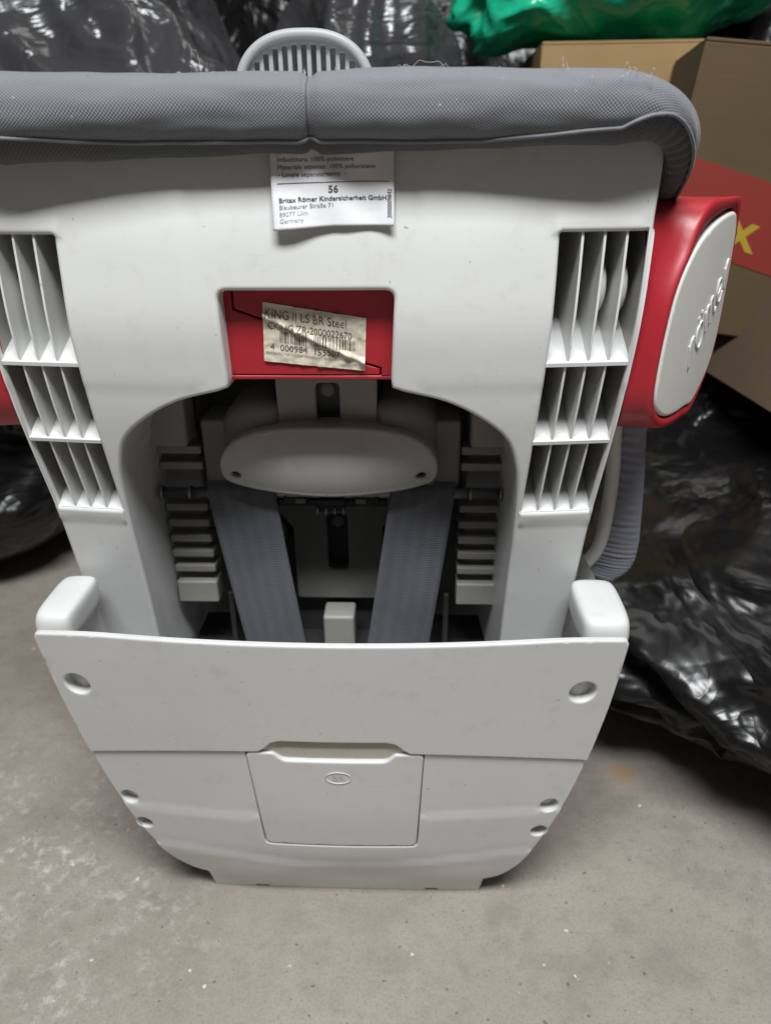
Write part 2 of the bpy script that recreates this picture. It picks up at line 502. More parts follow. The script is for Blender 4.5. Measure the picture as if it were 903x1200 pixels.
def back_shell():
    right_out = spline([(.190, .6520), (.204, .6470), (.2110, .636), (.2128, .620), (.2115, .602), (.2098, .583), (.2088, .545), (.2080, .512), (.2065, .466), (.2047, .42), (.2022, .376), (.2000, .31), (.197, .235)], 4)
    arch = spline([(.1445, .235), (.1445, .30), (.1448, .36), (.1435, .40), (.1395, .425), (.131, .4455), (.112, .462), (.088, .4745), (.060, .482)], 5)
    arch += [np.array(p) for p in [(.0535, .4845), (.0528, .49)]]
    win = round_poly([(.0528, .488, 0), (.0545, .5465, .006), (-.0545, .5465, .006), (-.0528, .488, 0)], .006)[1:-1]
    right = [tuple(p) for p in right_out] + [tuple(p) for p in arch] + [tuple(p) for p in win[:len(win) // 2]]
    left = [(-a, b) for a, b in reversed(right)]
    outer = right + left
    hole = round_poly([(.1530, .5785), (.2075, .5785), (.2065, .545), (.2052, .5085), (.2035, .466), (.2012, .42), (.1990, .3825), (.1492, .3825), (.1502, .42), (.1515, .47), (.1528, .52)], .0015, 3)
    hole2 = [(-a, b) for a, b in hole]
    def surf(x, z):
        y = shell_y(x, z)
        # raised lips above and below the lattice and the moulding line across the shoulders
        ax = abs(x)
        if .148 < ax < .2055 and .5785 < z < .586: y -= .0012
        if .1475 < ax < .2 and .372 < z < .3825: y -= .0012
        lim = .4845 - .06 * max(0, ax - .15)
        y -= .0008 * (0.5 + 0.5 * math.tanh((z - lim) / .0012)) * (1 if ax > .07 else 0)
        return y
    o = plate('back_shell', outer, [hole, hole2], surf, WHITE, seat, fillet=.0028, depth=.085, step=.004, grid=.0048,
              hole_depth=.004, place=shell_place)
    return o
shell = back_shell()

def lattice(sg):
    """deep moulded lattice in one side of the shell: walls, shelves and thin upright ribs"""
    inner = lambda z: float(np.interp(z, [.3825, .42, .47, .52, .5785], [.1492, .1502, .1515, .1525, .1530]))
    outer = lambda z: float(np.interp(z, [.3825, .42, .466, .5085, .545, .5785], [.1990, .2012, .2035, .2052, .2065, .2075]))
    def pt(t, z, back):
        x = inner(z) + (outer(z) - inner(z)) * t
        X, Y, Z = shell_place(sg * x, shell_y(x, z) + back, z)
        return (X, Y, Z + .50 * back)
    D = .058
    rows = [(.5785, .5000), (.4975, .4430), (.4405, .3825)]
    # pocket walls behind the openings
    vs, fs = [], []
    zs = np.linspace(.3790, .5790, 24)
    for t in (-.02, 1.02):
        s = len(vs)
        for z in zs:
            vs += [pt(t, z, .003), pt(t, z, D + .004)]
        for k in range(len(zs) - 1):
            fs.append((s + 2 * k, s + 2 * k + 1, s + 2 * k + 3, s + 2 * k + 2))
    s = len(vs)
    for z in zs: vs += [pt(-.04, z, D + .004), pt(1.03, z, D + .004)]
    for k in range(len(zs) - 1): fs.append((s + 2 * k, s + 2 * k + 1, s + 2 * k + 3, s + 2 * k + 2))
    for z in (.3790, .5790):
        s = len(vs); vs += [pt(-.04, z, .003), pt(1.03, z, .003), pt(1.03, z, D + .004), pt(-.04, z, D + .004)]; fs.append((s, s + 1, s + 2, s + 3))
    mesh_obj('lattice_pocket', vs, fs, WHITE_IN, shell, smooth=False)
    # shelves
    for z in (.49875, .44175, .3810):
        vs = []; N = 6
        for j, b in enumerate((.0004, .02, D)):
            for zz in (z - .00125, z + .00125):
                for k in range(N + 1): vs.append(pt(-.02 + 1.04 * k / N, zz, b - (.0006 if z > .40 else 0)))
        fs = []; W = N + 1
        for k in range(N):
            fs.append((k, k + 1, W + k + 1, W + k))
            for j in range(2):
                a = 2 * j * W
                fs.append((a + W + k, a + W + k + 1, a + 3 * W + k + 1, a + 3 * W + k))
                fs.append((a + k + 1, a + k, a + 2 * W + k, a + 2 * W + k + 1))
        mesh_obj('shelf', vs, fs, WHITE, shell, smooth=False)
    for ri, (z1, z0) in enumerate(rows):
        for i in range(3):
            t = (i + 1) / 4 + (.01 if ri == 0 else -.01)
            n = 14
            vs, fs = [], []
            for k in range(n + 1):
                z = z0 + (z1 - z0) * k / n
                w0, w1 = .014, .017
                vs += [pt(t - w0, z, .0012), pt(t + w0, z, .0012), pt(t + w1, z, D), pt(t - w1, z, D)]
            for k in range(n):
                a, b = 4 * k, 4 * k + 4
                fs += [(a, a + 1, b + 1, b), (a + 1, a + 2, b + 2, b + 1), (a + 3, a, b, b + 3)]
            mesh_obj('rib', vs, fs, WHITE, shell, smooth=False)
    for t in (.62, .88):
        c = pt(t, .530, .026)
        bm = bmesh.new(); bmesh.ops.create_uvsphere(bm, u_segments=12, v_segments=8, radius=1)
        for v in bm.verts: v.co = Vector((v.co.x * .0042, v.co.y * .009, v.co.z * .0155))
        from_bm('screw_boss', bm, WHITE, shell, loc=c)
for sg in (1, -1): lattice(sg)

# inner walls of the big arch and what closes the space behind
def arch_walls():
    arch = spline([(.1465, .20), (.1460, .30), (.1462, .36), (.1455, .40), (.1415, .426), (.131, .4462), (.112, .4635), (.088, .476), (.060, .4855)], 5)
    for sg in (1, -1):
        vs, fs = [], []
        prof = [.004, .03, .07, .11, .15]
        for x, z in arch:
            for b in prof:
                vs.append(shell_place(sg * (x - .06 * b * (1 if z < .43 else 0)), shell_y(x, z) * (1 - b / .15) + .15 * (b / .15) + .0, z + .02 * b))
        n = len(prof)
        for i in range(len(arch) - 1):
            for k in range(n - 1):
                f = (i * n + k, i * n + k + 1, (i + 1) * n + k + 1, (i + 1) * n + k)
                fs.append(f)
        mesh_obj('arch_wall', vs, fs, WHITE, shell)
    # inner back skin of the backrest
    def isurf(x, z): return .17 + .25 * x * x
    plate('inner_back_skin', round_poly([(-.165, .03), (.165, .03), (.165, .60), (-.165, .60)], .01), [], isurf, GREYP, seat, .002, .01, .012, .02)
arch_walls()

# hidden flank walls and seat bucket, so that the seat has its depth
def flanks():
    for sg in (1, -1):
        def fs_(y, z): return 0
        vs, fs = [], []
        zs = np.linspace(.24, .64, 14); ys = np.linspace(.085, .30, 6)
        for z in zs:
            for y in ys:
                q = (y - .085) / .215
                vs.append((sg * (.200 - .010 * q + .006 * math.sin(q * 3.1)), y + .10 * max(0, z - .35) * q * -.3, z - .03 * q))
        for i in range(len(zs) - 1):
            for k in range(len(ys) - 1):
                fs.append((i * 6 + k, i * 6 + k + 1, i * 6 + k + 7, i * 6 + k + 6))
        mesh_obj('side_skin', vs, fs, WHITE, seat)
flanks()

# ------------------------------------------------------------------ lower rear panel
PPf = pinterp([(-.02, .006), (0, .001), (.03, -.011), (.066, -.024), (.075, -.027), (.13, -.0365), (.2, -.0455), (.26, -.0540), (.35, -.0675)])
PX = .0060
def panel_y(x, z): return PPf(z) + (.018 - .012 * max(0, 1 - max(z, 0) / .07)) * (x / .215) ** 2
def panel_place(x, y, z): return (x + PX, y, z)
def seam_z(x): return .2135 - .021 * (abs(x) / .2) ** 2
psil = [tuple(p) for p in spline([np.array(q) for q in [(.2090, .3200), (.2085, .309), (.2060, .267), (.2030, .237), (.1970, .194), (.1885, .152), (.1755, .106), (.1575, .0575), (.1430, .0370), (.1320, .0305)]], 4)] + [(.1268, .0290), (.1255, .0260), (.1250, .012), (.1240, .0)]
edge_x = lambda z: float(np.interp(z, [p[1] for p in psil][::-1], [p[0] for p in psil][::-1]))

def rear_panel():
    base = seat
    # upper half
    slot_l, slot_r, slot_top = -.0495, .0505, .2250
    zr = seam_z(.2)
    xr = edge_x(zr)
    up = [(xr, zr)] + [p for p in psil if p[1] > zr + .004][::-1]
    top = [( .2172, .311, .005), (-.2172, .311, .005)]
    R_ = [(x, z) for x, z in up[:-1] if z < .312]
    loop = R_ + [(.2086, .3155), (.2066, .3192)] + [(x, .3235 - .0030 * max(0, (abs(x) - .145) / .05) ** 2) for x in np.linspace(.196, -.196, 31)] + [(-.2066, .3192), (-.2086, .3155)] + [(-x, z) for x, z in reversed(R_)]
    seam = [(x, seam_z(x)) for x in np.linspace(-xr + .006, slot_l - .008, 14)]
    seam += [(slot_l - .003, .2155), (slot_l + .003, .2225), (slot_l + .010, slot_top), (slot_r - .010, slot_top), (slot_r - .003, .2225), (slot_r + .003, .2155)]
    seam += [(x, seam_z(x)) for x in np.linspace(slot_r + .008, xr - .006, 14)]
    b = [h for h in [(-.1935, .2665), (.1820, .2712)]]
    circ = lambda c, r, n=28: [(c[0] + r * math.cos(2 * math.pi * k / n), c[1] + 1.05 * r * math.sin(2 * math.pi * k / n)) for k in range(n)]
    hs = [circ((-.1870, .2715), .0098), (circ((.1820, .2712), .0098))]
    upper = plate('upper_panel', loop + seam, hs, lambda x, z: panel_y(x, z) - .0005, WHITE, base, .0015, .0042, .004, .0075, .012, place=panel_place)
    # lower half with the opening for the flap
    low = [(x, z) for x, z in psil if z < zr - .003]
    loopR = [(xr - .0012, zr - .0010)] + low
    bot = [(.1250, .0), (.0855, .0), (.0850, .0035), (.0735, .0035), (.0730, .0), (-.0730, .0), (-.0735, .0035), (-.0850, .0035), (-.0855, .0), (-.1250, .0)]
    seam2 = [(x, seam_z(x) - .0010) for x in np.linspace(-xr + .006, -.072, 13)]
    door_hole = [(-.0690, .2115), (-.0680, .2050), (-.0642, .091, .006), (.0652, .0905, .006), (.0690, .2050), (.0700, .2115)]
    notch = round_poly(door_hole, 0.0, 4)
    seam3 = [(x, seam_z(x) - .0010) for x in np.linspace(.073, xr - .006, 13)]
    # an outline running: right seam end -> down the right edge -> foot -> up the left edge -> seam -> flap notch -> seam
    loop2 = loopR + bot[1:-1] + [(-x, z) for x, z in reversed(loopR)] + seam2 + [tuple(p) for p in notch] + seam3
    hs2 = [circ((-.1755, .1388), .0075), circ((.1725, .1388), .0075), circ((-.1690, .1046), .0070), circ((.1675, .1046), .0070)]
    def lsurf(x, z):
        y = panel_y(x, z)
        y += .0006 * math.tanh((z - .132 - .002 * math.sin(14 * x)) / .0015)     # faint moulding line
        lz = .066 + .009 * math.cos(min(1, abs(x) / .15) * 3.1) * -1
        y -= .0012 * math.tanh((lz - z) / .0016) * .6
        y += .0018 * math.sin(34 * x + 1.0) * math.exp(-((z - .035) / .02) ** 2)
        return y
    lower = plate('lower_panel', loop2, hs2, lsurf, WHITE, base, .0011, .006, .003, .0058, .012, place=panel_place)
    # screw pockets
    for par, lst in ((upper, ((-.1870, .2715, .0098), (.1820, .2712, .0098))), (lower, ((-.1755, .1388, .0075), (.1725, .1388, .0075), (-.1690, .1046, .0070), (.1675, .1046, .0070)))):
        for x, z, r in lst:
            bm = bmesh.new(); bmesh.ops.create_circle(bm, cap_ends=True, segments=24, radius=r + .0015)
            bmesh.ops.rotate(bm, verts=bm.verts, matrix=Matrix.Rotation(R(90), 3, 'X'))
            y = panel_y(x, z)
            sl = (panel_y(x + .004, z) - panel_y(x - .004, z)) / .008
            for v in bm.verts: v.co.y += sl * v.co.x
            from_bm('screw_pocket', bm, WHITE, par, False, loc=(x + PX, y + .0095, z))
    # flap
    dp = round_poly([(-.0678, .2105, .006), (-.0462, .2105, .004), (-.0390, .2020, .008), (.0400, .2020, .008), (.0472, .2105, .004), (.0688, .2105, .006), (.0643, .0918, .0065), (-.0632, .0923, .0065)], .004, 6)
    flap = plate('storage_flap', dp, [], lambda x, z: panel_y(x, z) + .0002, WHITE, base, .0016, .006, .003, .006, place=panel_place)
    # handle recess behind the slot
    vs, fs = [], []
    prof = [(.2280, .003), (.2255, .0060), (.2215, .0068), (.2180, .0050), (.2150, .0036), (.2110, .0032), (.2065, .0034), (.2020, .0045), (.196, .0080)]
    xs = np.linspace(-.058, .059, 12)
    for x in xs:
        e = min(1, (min(x + .058, .059 - x)) / .008)
        for z, b in prof: vs.append(panel_place(x, panel_y(x, z) + .003 + (b - .003) * e, z))
    n = len(prof)
    for i in range(len(xs) - 1):
        for k in range(n - 1): fs.append((i * n + k, i * n + k + 1, (i + 1) * n + k + 1, (i + 1) * n + k))
    mesh_obj('handle_recess', vs, fs, BRASS, base)
    # backing behind the flap's gap
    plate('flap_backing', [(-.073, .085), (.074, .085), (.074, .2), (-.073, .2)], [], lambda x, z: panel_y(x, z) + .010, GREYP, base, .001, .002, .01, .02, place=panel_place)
    # embossed oval emblem
    ring = []
    for k in range(29):
        a = 2 * math.pi * k / 28; x, z = .0025 + .0100 * math.cos(a), .1835 + .0066 * math.sin(a)
        ring.append(panel_place(x, panel_y(x, z) - .0001, z))
    em = tube('emblem', ring, .00035, WHITE, flap, 6, 1, False)
    def efn(u, v):
        x, z = .0025 + u, .1835 + v; return panel_place(x, panel_y(x, z) - .00025, z)
    text_mesh('emblem_mark', 'BR', .0085, lambda u, v: efn(u, v - .003), EMB, flap, 1.0, 0, 'CENTER')
    # tub of the base running back under the seat
    vs, fs = [], []
    ring0 = [(x, z) for x, z in psil[1:]] ; ring0 = ring0 + [(-x, z) for x, z in reversed(ring0)]
    secs = [(.0046, .996, 0), (.12, .975, .0), (.28, .93, .0), (.42, .84, .0)]
    m = len(ring0)
    for b, s, dz in secs:
        for x, z in ring0:
            vs.append(panel_place(x * s, max(panel_y(x, z), -.02) + b, max(z * (.985 if z > .02 else 1) + dz, 0.0005)))
    for i in range(len(secs) - 1):
        for k in range(m - 1):
            fs.append((i * m + k, i * m + k + 1, (i + 1) * m + k + 1, (i + 1) * m + k))
    fs.append(tuple((len(secs) - 1) * m + k for k in range(m)))
    mesh_obj('tub', vs, fs, WHITE, base)
    # corner caps
    for sg in (1, -1):
        def warp(c, sg=sg):
            x, y, z = c
            q = max(0, (z - .300) / .035)
            x = x - .004 * q * q * max(0, (x - .189) / .035)
            y = y + .006 * q * q * (1 if y < .0 else .2)
            return (sg * x + PX, y, z)
        bm = bmesh.new(); bmesh.ops.create_cube(bm, size=1)
        lo, hi = ((.1805, -.0300, .296), (.2175, .036, .3225)) if sg > 0 else ((.1895, -.0300, .296), (.2205, .034, .3225))
        for v in bm.verts: v.co = Vector([lo[i] + (v.co[i] + .5) * (hi[i] - lo[i]) for i in range(3)])
        bmesh.ops.subdivide_edges(bm, edges=bm.edges, cuts=3, use_grid_fill=True)
        bm.edges.ensure_lookup_table()
        for v in bm.verts:   # round towards a superellipsoid
            c = Vector([(v.co[i] - (lo[i] + hi[i]) / 2) / ((hi[i] - lo[i]) / 2) for i in range(3)])
            nrm = (abs(c.x) ** 7 + abs(c.y) ** 7 + abs(c.z) ** 7) ** (1 / 7)
            c = c / max(nrm, 1e-6) * max(abs(c.x), abs(c.y), abs(c.z))
            v.co = Vector(warp([(lo[i] + hi[i]) / 2 + c[i] * (hi[i] - lo[i]) / 2 for i in range(3)]))
        o = from_bm('corner_cap', bm, WHITE, base)
        md = o.modifiers.new('sub', 'SUBSURF'); md.levels = 2; md.render_levels = 2
    return base
base = rear_panel()

# ------------------------------------------------------------------ red lock panel with its sticker
def red_window():
    def ry(x, z): return .0065 + .3 * x * x
    g = seat
    B = [(-.0512, .5600), (-.066, .5600), (-.066, .4905), (.0423, .4905), (.0423, .4945), (.033, .4972), (-.0305, .5252), (-.0512, .5325)]
    up = [( -.0500, .5600), (-.0500, .5335), (-.0300, .5265), (.0335, .4985), (.0435, .4955), (.0435, .4900), (.066, .4900), (.066, .5600)]
    plate('lock_plate', up, [], ry, RED, g, .0007, .006, .004, .008)
    plate('lock_plate', B, [], lambda x, z: ry(x, z) + .0006, RED, g, .0007, .006, .004, .008)
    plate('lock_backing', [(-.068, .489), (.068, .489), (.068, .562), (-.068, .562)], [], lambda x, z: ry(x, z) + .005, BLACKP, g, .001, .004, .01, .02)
    rbox('lock_lip', (-.060, .0075, .4870), (.060, .045, .4900), RED, g, .001)
    return ry
ry = red_window()

def sticker():
    # corners measured on the lock panel, a creased paper label
    c = {'tl': (-.0312, .5378), 'tr': (.0342, .5275), 'bl': (-.0330, .5000), 'br': (.0328, .4935)}
    W, H = .070, .0345
    def crease(u, v):
        s, t = u / W, v / H           # t from bottom
        d = (t - (.78 - .62 * s)) / .06
        y = .0026 * math.exp(-d * d) * (1 + .4 * math.sin(40 * s))
        y += .0011 * math.exp(-((s - .29 - .03 * t) / .018) ** 2) * (1 if t > .55 else .3)
        y += .0010 * math.exp(-((s - .55 + .03 * t) / .02) ** 2)
        y += .0005 * math.exp(-((s - .78 + .08 * t) / .03) ** 2) * t
        y += .0007 * noise.noise(Vector((s * 9, t * 6, 3))) + .0004 * noise.noise(Vector((s * 25, t * 14, 7)))
        return y
    def fn(u, v, lift=0.0):
        s, t = u / W, v / H
        p = [(1 - s) * ((1 - t) * c['bl'][i] + t * c['tl'][i]) + s * ((1 - t) * c['br'][i] + t * c['tr'][i]) for i in (0, 1)]
        return (p[0], ry(p[0], p[1]) - .0007 - crease(u, v) - lift, p[1])
    NU, NV = 80, 44
    vs = [fn(W * i / NU, H * j / NV) for j in range(NV + 1) for i in range(NU + 1)]
    fs = [(j * (NU + 1) + i, j * (NU + 1) + i + 1, (j + 1) * (NU + 1) + i + 1, (j + 1) * (NU + 1) + i) for j in range(NV) for i in range(NU)]
    st = mesh_obj('sticker', vs, fs, STICKER)
    tag(st, 'creased cream barcode sticker on the red panel in the middle of the seat back', 'sticker')
    T = lambda s, x, y, size, sx=1.0, mat=INK_B, bold=0: text_mesh('printed_line', s, size, lambda u, v: fn(min(W, x + u), y + v, .00022), mat, st, sx, bold, sub=2)
    T('KING II LS BR Steel', .0012, .0262, .0074, .93)
    T('CKING ZR-2000022670', .0030, .0195, .0062, .93)
    T('4  000984  155507', .0045, .0074, .0054, 1.18)
    T('BRITAX ROMER KINDERSICHERHEIT GMBH 89077 ULM', .0015, .0048, .0022, 1.1, INK_F)
    vs, fs = [], []
    rnd = random.Random(4); x = .0115
    while x < .0625:
        w = rnd.choice((.0004, .0004, .0007, .0010)); 
        if not (.0300 < x < .0335):
            s = len(vs)
            for j in range(7):
                v = .0123 + .0068 * j / 6
                vs += [fn(x, v, .00022), fn(x + w, v, .00022)]
            for j in range(6): fs.append((s + 2 * j, s + 2 * j + 1, s + 2 * j + 3, s + 2 * j + 2))
        x += w + rnd.choice((.0005, .0006, .0009, .0013))
    mesh_obj('barcode', vs, fs, INK_B, st, smooth=False)
sticker()

# ------------------------------------------------------------------ mechanism inside the arch
def mechanism():
    g = seat
    # upper bracket with a slot
    slot = round_poly([(-.0095, .395), (.0085, .395), (.0085, .4655), (-.0095, .4655)], .004)
    plate('slotted_bracket', round_poly([(-.0385, .37), (.0365, .37), (.0375, .500), (-.0405, .500)], .003), [slot], lambda x, z: .074, WHITE_IN, g, .0015, .012, .004, .01)
    rbox('slot_back', (-.014, .082, .39), (.013, .086, .47), BLACKP, g, .001)
    bm = bmesh.new(); bmesh.ops.create_uvsphere(bm, u_segments=16, v_segments=10, radius=.0062)
    for v in bm.verts: v.co.y *= .5
    from_bm('slot_pin', bm, GREYP, g, loc=(-.001, .082, .4585))
    # shoulders left and right of the bracket
    for sg in (1, -1):
        def warp(c, sg=sg):
            x, y, z = c
            q = (x - .038) / .048
            return (sg * x - .001, y + .012 * q * q, z - .016 * q ** 3)
        bm = bmesh.new(); bmesh.ops.create_cube(bm, size=1)
        lo, hi = (.036, .070, .385), (.087, .135, .4520)
        for v in bm.verts: v.co = Vector([lo[i] + (v.co[i] + .5) * (hi[i] - lo[i]) for i in range(3)])
        bmesh.ops.bevel(bm, geom=list(bm.edges), offset=.010, segments=4, profile=.5, affect='EDGES')
        bmesh.ops.subdivide_edges(bm, edges=[e for e in bm.edges if abs(e.verts[0].co.x - e.verts[1].co.x) > .02], cuts=4)
        for v in bm.verts: v.co = Vector(warp(v.co))
        from_bm('shoulder', bm, GREYP, g)
        # outer ears that carry the rod
        rbox('rod_ear', (min(sg * .080, sg * .104) - .001, .086, .3745), (max(sg * .080, sg * .104) - .001, .125, .4320), GREYP, g, .003)
    # oval cover: lens-shaped shell with two screw holes
    cx, cz = -.0012, .4055
    hf = [(0, .4360), (.03, .4350), (.057, .4300), (.075, .4205), (.0838, .4085), (.0855, .3980), (.0825, .3895), (.072, .3845), (.045, .3797), (0, .3765)]
    out = spline([np.array((cx + x, z)) for x, z in hf] + [np.array((cx - x, z)) for x, z in hf[-2:0:-1]], 6, True)
    def oy(x, z):
        q = ((x - cx) / .087) ** 2; w = ((z - cz - .002) / .034) ** 2
        return .052 + .012 * q + .010 * w - .0
    circ = lambda c, r, n=20: [(c[0] + 1.25 * r * math.cos(2 * math.pi * k / n), c[1] + .85 * r * math.sin(2 * math.pi * k / n)) for k in range(n)]
    ov = plate('oval_cover', out, [circ((-.0740, .3945), .0030), circ((.0712, .3945), .0030)], oy, OVALP, g, .0035, .026, .0035, .005, .010, rings=6)
    ov['label'] = 'pale oval cover with two screw holes'
    for x in (-.0740, .0712):
        bm = bmesh.new(); bmesh.ops.create_circle(bm, cap_ends=True, segments=12, radius=.006)
        bmesh.ops.rotate(bm, verts=bm.verts, matrix=Matrix.Rotation(R(90), 3, 'X'))
        from_bm('screw_head', bm, DARKP, ov, False, loc=(x, oy(x, .3945) + .011, .3945))
    # rod through both racks
    tube('rod', [(-.1430, .0815, .3705), (.1380, .0815, .3712)], .0046, STEEL, g, 16, 1)
    for x in (-.1415, -.118, .112, .1365):
        tube('rod_collar', [(x - .0012, .0815, .3707), (x + .0012, .0815, .3707)], .0056, STEEL, g, 16, 1)
    # black adjuster clip under the oval cover
    rbox('adjuster_bar', (-.0470, .078, .3600), (.0440, .094, .3660), BLACKP, g, .001)
    rbox('adjuster_clip', (-.0120, .070, .3590), (.0100, .086, .3700), BLACKP, g, .001)
    for x in (-.0120, -.0050, .0020, .0090): rbox('clip_tooth', (x - .001, .068, .3575), (x + .001, .074, .3640), DARKP, g, .0004)
    for x in (-.030, .027): rbox('clip_block', (x - .010, .074, .3630), (x + .010, .088, .3700), BLACKP, g, .001)
    for x in (-.026, .023): rbox('clip_window', (x - .004, .0728, .3650), (x + .004, .0760, .3690), GREYP, g, .0005)
    # inner plate behind the belts, with its own slot
    slot2 = round_poly([(-.0125, .272), (.0065, .272), (.0065, .3300), (-.0125, .3300)], .006)
    pl = round_poly([(-.0430, .24), (.0380, .24), (.0380, .315), (.0560, .340), (.0560, .352), (-.0620, .352), (-.0620, .340), (-.0430, .315)], .004)
    plate('inner_plate', pl, [slot2], lambda x, z: .126, GREYP, g, .002, .012, .004, .01)
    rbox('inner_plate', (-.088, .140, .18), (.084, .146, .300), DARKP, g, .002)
    rbox('slot_back', (-.020, .1365, .262), (.014, .1395, .338), BLACKP, g, .001)
    bm = bmesh.new(); bmesh.ops.create_uvsphere(bm, u_segments=14, v_segments=8, radius=.006)
    for v in bm.verts: v.co.y *= .5
    from_bm('slot_pin', bm, GREYP, g, loc=(-.003, .1360, .318))
    for sg in (1, -1):
        rbox('wedge_block', (min(sg * .048, sg * .085), .134, .300), (max(sg * .048, sg * .085), .15, .318), GREYP, g, .003,
             warp=lambda c, sg=sg: (c[0] - .003, c[1], c[2] + .18 * (abs(c[0]) - .06)))
        rbox('floor_pin', (sg * .098 - .0025 - .002, .100, .20), (sg * .098 + .0025 - .002, .105, .262), DARKP, g, .001)
    rbox('buckle_block', (-.0165, .098, .20), (.0125, .125, .2380), WHITE_IN, g, .003)
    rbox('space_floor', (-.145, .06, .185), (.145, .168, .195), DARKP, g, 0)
    # ratchet racks either side
    for sg in (1, -1):
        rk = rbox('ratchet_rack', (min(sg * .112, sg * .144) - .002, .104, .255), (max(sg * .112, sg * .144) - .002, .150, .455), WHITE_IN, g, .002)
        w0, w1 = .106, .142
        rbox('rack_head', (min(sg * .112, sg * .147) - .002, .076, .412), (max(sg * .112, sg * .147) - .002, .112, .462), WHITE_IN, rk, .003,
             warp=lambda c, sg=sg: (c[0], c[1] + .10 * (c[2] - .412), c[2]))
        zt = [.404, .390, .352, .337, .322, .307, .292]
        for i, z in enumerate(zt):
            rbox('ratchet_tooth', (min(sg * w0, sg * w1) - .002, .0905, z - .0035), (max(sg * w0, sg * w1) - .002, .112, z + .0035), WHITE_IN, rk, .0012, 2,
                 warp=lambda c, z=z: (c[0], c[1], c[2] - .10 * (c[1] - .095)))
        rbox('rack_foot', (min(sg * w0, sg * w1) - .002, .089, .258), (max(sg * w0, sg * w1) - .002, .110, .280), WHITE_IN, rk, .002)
    return g
mech = mechanism()

def belts():
    for top, bot in ((((-.1035), (-.0475)), ((-.0830), (-.0300))), (((.0480), (.1000)), ((.0260), (.0800)))):
        # path runs over the rod, down in front, then away behind the rear panel
        path = [(.110, .376), (.098, .3800), (.086, .3790), (.0785, .3745), (.0765, .366), (.0760, .345), (.0750, .30), (.0745, .26), (.0745, .22), (.0755, .199)]
        path = spline([np.array(p) for p in path], 6)
        vs, fs, uv = [], [], []; NU = 14; L = 0; th = .0011
        for i, p in enumerate(path):
            if i: L += float(np.linalg.norm(path[i] - path[i - 1]))
            q = min(1.12, max(0, (.38 - p[1]) / (.38 - .225)))
            if p[0] > .09: q = 0
            a = top[0] + (bot[0] - top[0]) * q; b = top[1] + (bot[1] - top[1]) * q
            for k in range(NU + 1):
                s = k / NU
                bow = .0015 * math.sin(s * 6.0 + i * .11 + top[0] * 40) * min(1, q * 3) - .002 * (1 - (2 * s - 1) ** 2) * q
                vs.append((a + (b - a) * s, p[0] + bow, p[1] + .004 * (s - .5) * (1 if top[0] < 0 else -1) * q)); uv.append((.053 * s, L))
        W_ = NU + 1
        for i in range(len(path) - 1):
            for k in range(NU): fs.append((i * W_ + k, (i + 1) * W_ + k, (i + 1) * W_ + k + 1, i * W_ + k + 1))
        o = mesh_obj('harness_belt', vs, fs, BELT, seat, True, uv)
        md = o.modifiers.new('thick', 'SOLIDIFY'); md.thickness = th; md.offset = 0
belts()

